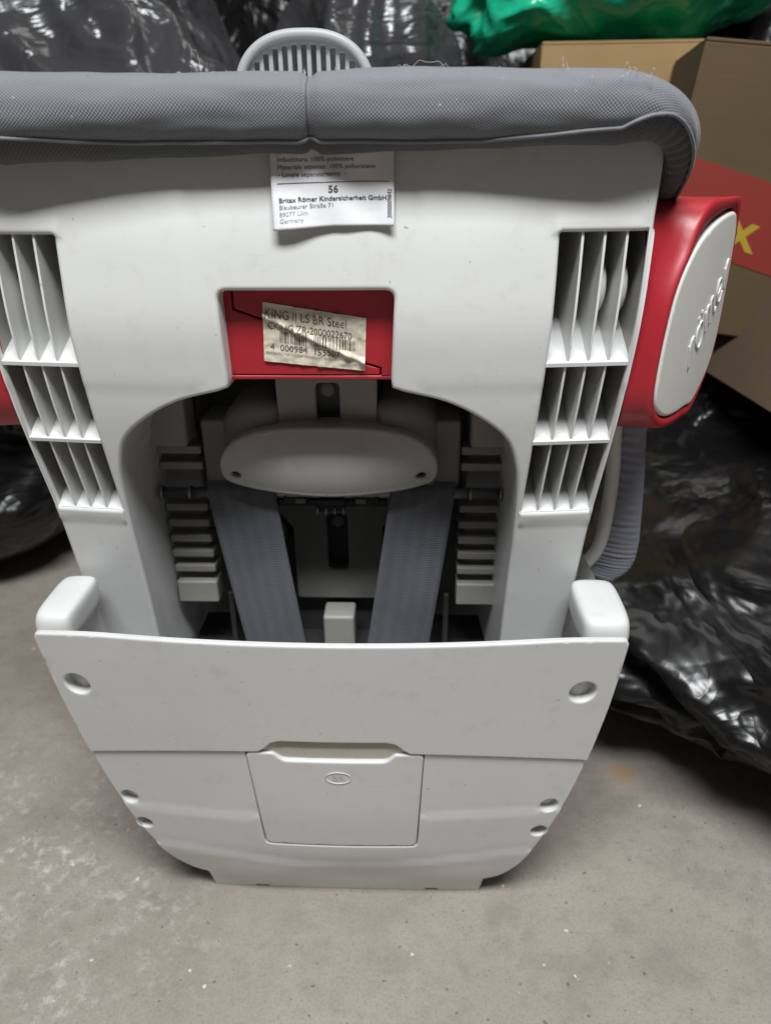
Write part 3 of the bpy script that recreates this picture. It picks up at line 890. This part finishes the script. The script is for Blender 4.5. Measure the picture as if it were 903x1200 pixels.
# ------------------------------------------------------------------ padded cover rolled over the top edge
def cushion():
    g = seat
    # centre line and outward frames: along the top edge, round the right and left corners and down the flanks
    half = [(0, 0, .6452), (.06, .0, .6447), (.12, .0, .6445), (.172, .0005, .6445), (.197, .003, .6415), (.2125, .012, .6325), (.2205, .030, .6180), (.2225, .058, .6000), (.2200, .090, .5750), (.216, .120, .54)]
    pts = [(-x, y, z) for x, y, z in half[:0:-1]] + half
    P = spline([np.array(p, float) for p in pts], 22)
    n = len(P)
    # cross-section angles: 0 = back/top, going over the top to the front, to the piping, under
    def section(w):   # (outward along up, along front) in units of metres
        return w
    vs, fs, uv = [], [], []
    M_ = 40
    L = 0
    secs = []
    for i, p in enumerate(P):
        t = P[min(i + 1, n - 1)] - P[max(i - 1, 0)]; t /= np.linalg.norm(t)
        x = p[0]
        turn = min(1, max(0, (abs(x) - .175) / .046))
        up = np.array((math.copysign(turn, x) * .95, 0, 1 - turn + .0001)); up -= t * (up @ t); up /= np.linalg.norm(up)
        fr = np.cross(t, up); fr /= np.linalg.norm(fr)
        if fr[1] > 0: fr = -fr
        if i: L += float(np.linalg.norm(P[i] - P[i - 1]))
        secs.append((p, t, up, fr, turn, L))
    def radius(x, turn):
        a = .0182 + .0016 * max(0, -x / .25) + .0006 * math.sin(x * 23) ; a *= (1 - .38 * turn)
        return a
    def pos(i, w):
        """w in radians: -1 back of the roll .. 0 top .. pi/2 front .. 2.5 piping"""
        p, t, up, fr, turn, L = secs[i]
        a = radius(p[0], turn); b = a * 1.18
        sup = lambda c: math.copysign(abs(c) ** .86, c)
        h = a * sup(math.cos(w)); f = b * sup(math.sin(w))
        # the stitched seam at the middle pulls the roll in and the pad sags a little around it
        s = p[0] - .0062
        dent = math.exp(-(s / .0030) ** 2) * .0032 + math.exp(-(s / .022) ** 2) * .0010
        lump = .0009 * noise.noise(Vector((p[0] * 16, w * 1.3, 1.7))) + .0005 * noise.noise(Vector((p[0] * 45, w * 3, 4.1)))
        k = 1 - (dent - lump) / a
        sag = (-.0018 * math.exp(-(s / .02) ** 2) - .0012 * math.exp(-(s / .11) ** 2)) * max(0, -math.cos(w)) if w > 1.5 else 0
        return p + up * (h * k + sag) + fr * (f * k)
    W0 = -1.35
    W1f = lambda i: 2.55 - .45 * min(1, max(0, (abs(secs[i][0][0]) - .10) / .09)) - 1.30 * secs[i][4]
    for i in range(n):
        for k in range(M_ + 1):
            w = W0 + (W1f(i) - W0) * k / M_
            vs.append(pos(i, w)); uv.append((secs[i][5], .024 * w))
    W_ = M_ + 1
    for i in range(n - 1):
        for k in range(M_): fs.append((i * W_ + k, (i + 1) * W_ + k, (i + 1) * W_ + k + 1, i * W_ + k + 1))
    roll = mesh_obj('padded_roll', vs, fs, FAB, g, True, uv)
    # piping and underside band
    pp = [pos(i, W1f(i)) + np.array((0, -.0003, -.0007)) for i in range(n)]
    tube('piping', [tuple(q) for q in pp], .0011, FAB, g, 6, 1, False)
    vs, fs, uv = [], [], []
    for i in range(n):
        p, t, up, fr, turn, L = secs[i]
        x = p[0]
        w1 = W1f(i)
        drop = .0022 + .0038 * min(1, max(0, -x / .12)) + .0012 * math.sin(x * 31 + 1) + .0028 * math.exp(-((x + .08) / .04) ** 2) + .0008 * noise.noise(Vector((x * 30, 0, 0)))
        for k in range(6):
            w = w1 + (3.35 - 1.0 * turn - w1) * k / 5
            q = pos(i, w) - up * drop * (1 - turn) * min(1, k / 2) + fr * (-.0008 if k else -.0012)
            if k == 5: q = q - fr * .012
            r_ = .0009 * math.sin(L * 900 + .3 * k) * (turn * 1.0 + .10)
            vs.append(q + fr * r_); uv.append((L, .006 * k))
    for i in range(n - 1):
        for k in range(5): fs.append((i * 6 + k, (i + 1) * 6 + k, (i + 1) * 6 + k + 1, i * 6 + k + 1))
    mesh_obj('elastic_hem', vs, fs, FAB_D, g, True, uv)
    # stitched seam across the roll
    i0 = min(range(n), key=lambda i: abs(secs[i][0][0] - .0062))
    stp = [tuple(pos(i0, w) + secs[i0][2] * 0 - secs[i0][3] * 0 + np.array((0, -.0002, 0))) for w in np.linspace(-.6, 2.5, 30)]
    tube('seam', stp, .0007, FAB_D, g, 5, 1, False)
    # loose threads
    rnd = random.Random(3)
    def thread(x, length, h, wv, w=-.15):
        i = min(range(n), key=lambda i: abs(secs[i][0][0] - x))
        a = pos(i, w); ptsl = []
        for k in range(9):
            s = k / 8
            ptsl.append((a[0] + length * s, a[1] + .002 * math.sin(7 * s), a[2] - .0005 + h * math.sin(math.pi * s) + wv * math.sin(s * 21 + x * 100)))
        tube('loose_thread', ptsl, .00008, CAPW, g, 4, 4)
    thread(.055, .030, .004, .0012); thread(.048, .012, .002, .0010); thread(-.055, -.006, .012, .0008)
    for k in range(9):
        x = rnd.uniform(.12, .205); thread(x, rnd.uniform(-.006, .008), rnd.uniform(.002, .006), .0006, rnd.uniform(-.3, 1.2))
    for k in range(10):
        x = rnd.uniform(-.2, .12); thread(x, rnd.uniform(-.004, .006), rnd.uniform(.0005, .0016), .0004, rnd.uniform(-.3, .6))
    # cover sheet over the top of the backrest behind the roll
    vs, fs, uv = [], [], []
    for i in range(n):
        a = pos(i, W0); p = secs[i][0]
        for k, (b, d) in enumerate(((0, 0), (.05, -.004), (.12, -.03), (.18, -.09))):
            s = 1 - .10 * k / 3
            vs.append((a[0] * s, a[1] + b, a[2] + d)); uv.append((secs[i][5], b))
    for i in range(n - 1):
        for k in range(3): fs.append((i * 4 + k, i * 4 + k + 1, (i + 1) * 4 + k + 1, (i + 1) * 4 + k))
    mesh_obj('cover_sheet', vs, fs, FAB, g, True, uv)
    # gathered side of the cover, showing under the red wing
    for sg in (1,):
        vs, fs = [], []
        pts2 = spline([np.array(q) for q in [(.232, .128, .47), (.2335, .128, .416), (.2370, .128, .372), (.2365, .128, .33), (.2330, .128, .300), (.2240, .13, .2820), (.212, .13, .2790)]], 8)
        vs, fs, uv = [], [], []
        po = spline([np.array(q) for q in [(.258, .13, .47), (.2585, .13, .416), (.2625, .13, .372), (.2655, .13, .33), (.2665, .13, .300), (.2620, .13, .2790), (.2480, .13, .2660)]], 24)
        pi_ = spline([np.array(q) for q in [(.232, .128, .47), (.2335, .128, .416), (.2370, .128, .372), (.2365, .128, .33), (.2330, .128, .300), (.2240, .13, .2820), (.212, .13, .2790)]], 24)
        for i, (a, b) in enumerate(zip(pi_, po)):
            for k in range(13):
                u = k / 10
                q = a + (b - a) * min(u, 1.0)
                pl = (.0016 * noise.noise(Vector((i * .42, u * 1.5, 3))) + .0012 * math.sin(i * 1.35 + 1.5 * noise.noise(Vector((i * .1, 0, 5))))) * max(.12, 1 - u * .9)
                bul = .012 * math.sin(math.pi * min(1.0, u) * .62)
                back = 0 if u <= 1 else (u - 1) * .22
                vs.append((q[0] - (.004 * (u - 1) / .2 if u > 1 else 0), q[1] - bul - pl + back, q[2])); uv.append((i * .002, k * .003))
        for i in range(len(pi_) - 1):
            for k in range(12): fs.append((i * 13 + k, i * 13 + k + 1, (i + 1) * 13 + k + 1, (i + 1) * 13 + k))
        mesh_obj('side_gather', vs, fs, FAB_L, g, True, uv)
        tube('side_rim', [(sg * q[0], q[1] - .004, q[2]) for q in pts2], .0062, WHITE, g, 8, 1, False)
cushion()

# satin care label hanging from the hem
def care_label():
    W, H = .0705, .052
    def fn(u, v, lift=0.0):
        s, t = u / W, v / H          # t = 0 bottom, 1 top
        x = -.0182 + u - .0012 * t + .0012 * s * t
        z = .5812 + .89 * v + .0022 * s * (1 - t) + .001 * math.sin(3.2 * s) * (1 - t)
        y = shell_y(x, z) - .0030 - .0030 * t * t - .0016 * math.sin(s * 5.2 + .6) * (1 - .6 * t) - .0025 * (1 - t) ** 2 * abs(2 * s - 1) - .0006 * math.sin(s * 13 + 4 * t)
        return (x, y - lift, z)
    NU, NV = 40, 30
    vs = [fn(W * i / NU, H * j / NV) for j in range(NV + 1) for i in range(NU + 1)]
    fs = [(j * (NU + 1) + i, j * (NU + 1) + i + 1, (j + 1) * (NU + 1) + i + 1, (j + 1) * (NU + 1) + i) for j in range(NV) for i in range(NU)]
    lb = mesh_obj('care_label', vs, fs, CLOTHLAB, seat)
    lb['label'] = 'white satin care label with black print'
    md = lb.modifiers.new('thick', 'SOLIDIFY'); md.thickness = .00025; md.offset = -1
    T = lambda s, x, y, size, sx=1.0, mat=INK, bold=0.0, al='LEFT': text_mesh('printed_line', s, size, lambda u, v: fn(x + u, y + v, .0003), mat, lb, sx, bold, al, 1)
    T('rr', .0040, .0448, .0042)
    T('Imbottitura: 100% poliestere', .0040, .0408, .0040, .94)
    T('Materiale espanso: 100% poliuretano', .0040, .0362, .0040, .94)
    T('- Lavare separatamente  -', .0042, .0318, .0040, .94)
    T('56', .0355, .0215, .0062, .95, INK, .00012, 'CENTER')
    T('Britax Römer Kindersicherheit GmbH', .0040, .0165, .0041, .98, INK, .00008)
    T('Blaubeurer Straße 71', .0040, .0124, .0039, .95, Mat('thin_ink').set(Base_Color=(.14, .14, .14), Roughness=.6))
    T('89077 Ulm', .0040, .0082, .0039, .95, INK_F)
    T('Germany', .0040, .0042, .0039, .95, INK_F)
    text_mesh('printed_line', '2000009842', .0037, lambda u, v: fn(.0692 - v, .0050 + u, .0003), INK, lb, 1.0, 0, 'LEFT', 1)
    vs = []
    for i in range(21):
        u = .0035 + .064 * i / 20; vs += [fn(u, .0278, .0003), fn(u, .0282, .0003)]
    mesh_obj('printed_rule', vs, [(2 * i, 2 * i + 2, 2 * i + 3, 2 * i + 1) for i in range(20)], INK, lb, False)
care_label()

# ------------------------------------------------------------------ red side wings with pale caps
def wing(sg):
    g = seat
    ang = R(50)
    U = np.array((math.cos(ang), math.sin(ang), 0)); Nn = np.array((math.sin(ang), -math.cos(ang), 0)); P0 = np.array((.222, .010, 0))
    cap = [(.092, .5845), (.060, .5805), (.0310, .5685), (.0103, .5450), (.0020, .5142), (-.0002, .4838), (.0030, .4690), (.0112, .4615), (.0220, .4568), (.0360, .4552), (.0560, .4562), (.0720, .4575), (.0960, .4780), (.1040, .5000), (.1056, .5300), (.1050, .5655), (.1010, .5790)]
    cap = [tuple(p) for p in spline([np.array(p) for p in cap], 5, True)]
    cap = uniform([(u * .93, v) for u, v in cap], 170)
    def csurf(u, v): return -.004 * (1 - ((u - .05) / .07) ** 2) - .001 * (1 - ((v - .52) / .08) ** 2)
    def cplace(u, d, v):
        q = P0 + U * u - Nn * d; return (sg * q[0], q[1], v)
    capo = plate('wing_cap', cap, [], csurf, CAPW, g, .0022, .012, .05, .008, place=cplace, flip=sg)
    # red body: from a rim round the cap inwards to the shell's flank
    c = np.array((.052, .520))
    N = 96; rim = resample(cap, .002)
    if area2(rim) < 0: rim = rim[::-1]
    d = np.cumsum(np.r_[0, np.linalg.norm(np.diff(rim, axis=0), axis=1)]); tt = np.linspace(0, d[-1], N, endpoint=False)
    rim = np.stack([np.interp(tt, d, rim[:, 0]), np.interp(tt, d, rim[:, 1])], 1)
    def expand(L, e): return offset_loop(L, -e)
    side = []
    for u, v in rim:
        a = math.atan2((v - c[1]) / .066, (u - c[0]) / .054)
        ca, sa = math.cos(a), math.sin(a)
        r = (abs(ca) ** 4 + abs(sa) ** 4) ** -.25
        side.append((.070 + .060 * ca * r, .5190 + .0755 * sa * r))     # (y, z) on the flank
    side = np.array(side)
    def up_bias(L, e):
        Q = expand(L, e); Q = Q.copy()
        wq = np.clip((L[:, 1] - .562) / .016, 0, 1) * min(1, e / .0045); Q[:, 1] = Q[:, 1] * (1 - wq) + .5935 * wq; rr_ = np.clip((L[:, 0] - .06) / .04, 0, 1) * np.clip((.575 - L[:, 1]) / .02, 0, 1); Q = Q * (1 - .75 * rr_[:, None]) + L * (.75 * rr_[:, None]); Q[:, 1] -= e * .6 * np.clip((.475 - Q[:, 1]) / .02, 0, 1)
        return Q
    vs, fs = [], []
    rings = []
    for e, dep in ((.0007, .011), (.0008, .0030), (.0012, .0008), (.0036, .0004), (.0050, .0012), (.0056, .0034)):
        Q = up_bias(rim, e); rings.append([np.array(cplace(u, csurf(u, v) + dep, v)) for u, v in Q])
    last = rings[-1]; tgt = [np.array((sg * .2070 - .002, y, z)) for y, z in side]
    for s in (.12, .25, .4, .55, .7, .85, 1.0):
        ring = []
        for a, b in zip(last, tgt):
            q = a + (b - a) * s
            f = 4 * s * (1 - s)
            q = q + np.array((-sg * .004 * f, .003 * f, 0))
            q[2] = a[2] + (b[2] - a[2]) * min(1, s * 1.6)
            ring.append(q)
        rings.append(ring)
    for r in rings: vs += r
    for i in range(len(rings) - 1):
        for k in range(N):
            f = (i * N + k, (i + 1) * N + k, (i + 1) * N + (k + 1) % N, i * N + (k + 1) % N)
            fs.append(f if sg < 0 else tuple(reversed(f)))
    mesh_obj('wing_body', vs, fs, RED, g)
    # raised script lettering climbing along the cap
    ux = np.array((.70, .714)); uy = np.array((-.714, .70))
    if sg > 0:
        o0 = np.array((.0430, .4850)); S = .0165
    else:
        o0 = np.array((.0430, .4850)); S = .0165
    glyphs = [
        [[(.05, 0), (.10, .5), (.16, .95)], [(.13, .62), (.28, .92), (.46, .96), (.52, .86)]],
        [[(.95, .95), (.72, .85), (.62, .45), (.76, .06), (1.0, .10), (1.14, .5), (1.10, .88), (.92, .95)], [(.86, 1.22), (.90, 1.32)], [(1.10, 1.22), (1.14, 1.32)]],
        [[(1.38, .95), (1.34, .5), (1.32, .04)], [(1.36, .55), (1.52, .92), (1.68, .85), (1.68, .4), (1.66, .04)], [(1.68, .55), (1.84, .92), (2.0, .85), (2.0, .4), (2.06, .06), (2.2, .16)]],
        [[(2.32, .48), (2.66, .56), (2.66, .86), (2.46, .95), (2.30, .66), (2.32, .24), (2.52, .04), (2.76, .20)]],
        [[(2.98, .95), (2.94, .5), (2.92, .04)], [(2.95, .58), (3.10, .90), (3.26, .96), (3.34, .86)]]]
    for gl in glyphs:
        for stq in gl:
            pts = []
            for a, b in stq:
                w = o0 + ux * ((a + .28 * b) * S * 1.38) + uy * (b * S)
                if sg < 0: pass
                pts.append(cplace(w[0], csurf(w[0], w[1]) - .0004, w[1]))
            tube('raised_letter', pts, .0008, EMB, capo, 7, 5)
for sg in (1, -1): wing(sg)

# ------------------------------------------------------------------ slotted headrest grille behind the roll
def grille():
    g = seat
    cx, cz, a, b = -.0120, .661, .0455, .0335
    out = [(cx + a * math.copysign(abs(math.cos(t)) ** .8, math.cos(t)), cz + b * math.sin(t)) for t in np.linspace(0, math.pi, 40)] + [(cx - a, cz - .02), (cx + a, cz - .02)]
    holes = []
    for k in range(13):
        x = cx + (k - 6) * .0066
        u = abs(x - cx) / (a - .004)
        if u >= .97: continue
        top = cz + (b - .0058) * (1 - u ** 2.5) ** .55
        if top - (cz - .004) < .006: continue
        holes.append(round_poly([(x - .0017, cz - .004), (x + .0017, cz - .004), (x + .0017, top), (x - .0017, top)], .0008, 2))
    y0 = .118
    plate('grille_face', out, holes, lambda x, z: y0 + .004, GRILLEP, g, .0009, .008, .003, .006)
    rim = [(cx + a * math.copysign(abs(math.cos(t)) ** .8, math.cos(t)), y0 + .002, cz + b * math.sin(t)) for t in np.linspace(-.35, math.pi + .35, 50)]
    tube('grille_rim', rim, .0036, GRILLEP, g, 10, 1, False)
    rbox('grille_back', (cx - a + .006, y0 + .030, cz - .03), (cx + a - .006, y0 + .034, cz + .006), WHITE_IN, g, .002)
    rbox('headrest_core', (-.10, y0 + .040, .45), (.08, y0 + .07, cz - .002), FAB, g, .008)
grille()

# ------------------------------------------------------------------ things around: bags and boxes
def bag(name, label, c, r, seed, mat, cat='bag', amp=1.0, res=6, knot=None, group=None, flat=True, pinch=None):
    bm = bmesh.new(); bmesh.ops.create_icosphere(bm, subdivisions=res, radius=1)
    o1 = Vector((seed * 3.7, seed * 1.3, seed * 5.1))
    for v in bm.verts:
        n = v.co.normalized()
        d = 1 + amp * .16 * noise.noise(n * 1.5 + o1)
        w = Vector((noise.noise(n * 2.2 + o1), noise.noise(n * 2.2 + o1 + Vector((9, 0, 0))), noise.noise(n * 2.2 + o1 + Vector((0, 9, 0)))))
        q = n + w * .35
        d -= amp * .15 * abs(noise.noise(Vector((q.x * 3.2, q.y * 3.2, q.z * 1.7)) + o1))
        d -= amp * .016 * abs(noise.noise(Vector((q.x * 9, q.y * 9, q.z * 4)) + o1 * 2))
        q2 = q + w * .5
        d -= amp * .006 * abs(noise.noise(q2 * 17 + o1))
        a_ = math.atan2(n.y, n.x)
        d -= amp * .10 * abs(noise.noise(Vector((math.cos(a_) * 3.4, math.sin(a_) * 3.4, n.z * 1.1)) + w * .8 + o1)) * (1 - n.z * n.z * .6)
        if knot: # pulled up to a gathered neck
            k = max(0, n.z - .72) / .28
            d += knot * k ** 3
        p = Vector((n.x * r[0] * d, n.y * r[1] * d, n.z * r[2] * d))
        if flat:
            zmin = -c[2]
            if p.z < zmin + .05:
                t = (zmin + .05 - p.z); p.z = zmin + .05 * math.exp(-t / .05) ; s = 1 + min(.10, t * .35); p.x *= s; p.y *= s
                p.z = max(p.z, zmin + .001)
        v.co = p
    o = from_bm(name, bm, mat, loc=c)
    tag(o, label, cat, group)
    return o
bag('rubbish_bag', 'big black rubbish bag lying on the floor right of the seat', (.74, .45, .13), (.60, .58, .20), 2, BAG_K)
bag('rubbish_bag', 'black rubbish bag with bright folds behind the red side wing', (.56, .68, .22), (.27, .24, .27), 5, BAG_K, amp=1.3)
bag('rubbish_bag', 'black rubbish bag on the floor at the left edge, beside the seat', (-.94, .84, .24), (.58, .60, .34), 9, BAG_K)
bag('rubbish_bag', 'smoky grey shiny bag at the top left corner above the padded edge', (-.50, .90, .48), (.40, .26, .47), 14, BAG_G, amp=1.35)
bag('rubbish_bag', 'smoky clear crumpled bag directly behind the slotted grille', (-.02, .95, .46), (.25, .26, .46), 21, BAG_G, amp=1.4)
bag('rubbish_bag', 'dark black bag between the slotted grille and the cardboard boxes', (.02, 1.45, .52), (.60, .26, .60), 27, BAG_K)
bag('rubbish_bag', 'black bag at the top right corner behind the boxes', (.70, 1.15, .60), (.30, .2, .62), 33, BAG_K)

def carton(name, label, c, size, rz, mat, tilt=(0, 0)):
    t = thing(name, label, 'box', c)
    t.rotation_euler = (tilt[0], tilt[1], rz)
    sx, sy, sz = size; w = .004
    P = lambda nm, lo, hi: rbox(nm, lo, hi, mat, t, .0012, 2)
    P('side_panel', (-sx / 2, -sy / 2, 0), (sx / 2, -sy / 2 + w, sz))
    P('side_panel', (-sx / 2, sy / 2 - w, 0), (sx / 2, sy / 2, sz))
    P('side_panel', (-sx / 2, -sy / 2 + w + .0005, 0), (-sx / 2 + w, sy / 2 - w - .0005, sz))
    P('side_panel', (sx / 2 - w, -sy / 2 + w + .0005, 0), (sx / 2, sy / 2 - w - .0005, sz))
    P('top_flap', (-sx / 2 + .001, -sy / 2 + .001, sz + .0005), (sx / 2 - .001, -.001, sz + .0045))
    P('top_flap', (-sx / 2 + .001, .001, sz + .0005), (sx / 2 - .001, sy / 2 - .001, sz + .0045))
    return t
b1 = carton('cardboard_box', 'tan cardboard box standing under the green plastic bag', (.375, .93, 0), (.25, .34, .755), R(-2), CARD)
# tall box with a printed red band
sx, sy, sz = .30, .26, .31
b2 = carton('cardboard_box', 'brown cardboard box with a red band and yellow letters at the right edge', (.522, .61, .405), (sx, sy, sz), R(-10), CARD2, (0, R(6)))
slope = lambda x, z: z - .20 * (x + sx / 2)
vs = []
for x in (-sx / 2 - .0006, sx / 2 + .0006):
    for y in (-sy / 2 - .0008, -sy / 2 + .002):
        vs += [(x, y, slope(x, .105)), (x, y, slope(x, .200))]
mesh_obj('printed_band', vs, [(0, 4, 5, 1), (2, 3, 7, 6), (0, 1, 3, 2), (4, 6, 7, 5), (1, 5, 7, 3), (0, 2, 6, 4)], BAND, b2, False)
text_mesh('printed_letters', 'max', .066, lambda u, v: (-.150 + u, -sy / 2 - .0014, slope(-.150 + u, .122 + v)), YEL, b2, 1.0, .001)
rbox('tape_strip', (-.055, -sy / 2 - .0010, .272), (-.01, -sy / 2 - .0004, sz + .002), TAPE, b2, 0)
b3 = carton('cardboard_box', 'shade-darkened brown cardboard box tilted on the black bag at the right edge', (.590, .42, .290), (.30, .26, .26), R(4), CARD3, (0, R(27)))

def green_bag():
    o = bag('plastic_bag', 'bright green plastic bag draped over the tan cardboard box', (.37, .95, .862), (.26, .22, .115), 41, BAG_GREEN, 'bag', 1.0, 6, None, None, False)
    # one corner hangs over the box's left edge
    for v in o.data.vertices:
        k = max(0, min(1, (-.12 - v.co.x) / .12))
        if v.co.z < .02: v.co.z -= .055 * k * k
        f = max(0, min(1, (-.10 - v.co.y) / .1))
        if abs(v.co.x) < .2 and v.co.z < 0: v.co.z += .006 * math.sin(v.co.x * 45)
        if -.14 < v.co.x < .12 and v.co.y > -.10: v.co.z = max(v.co.z, -.1005)
    return o
green_bag()
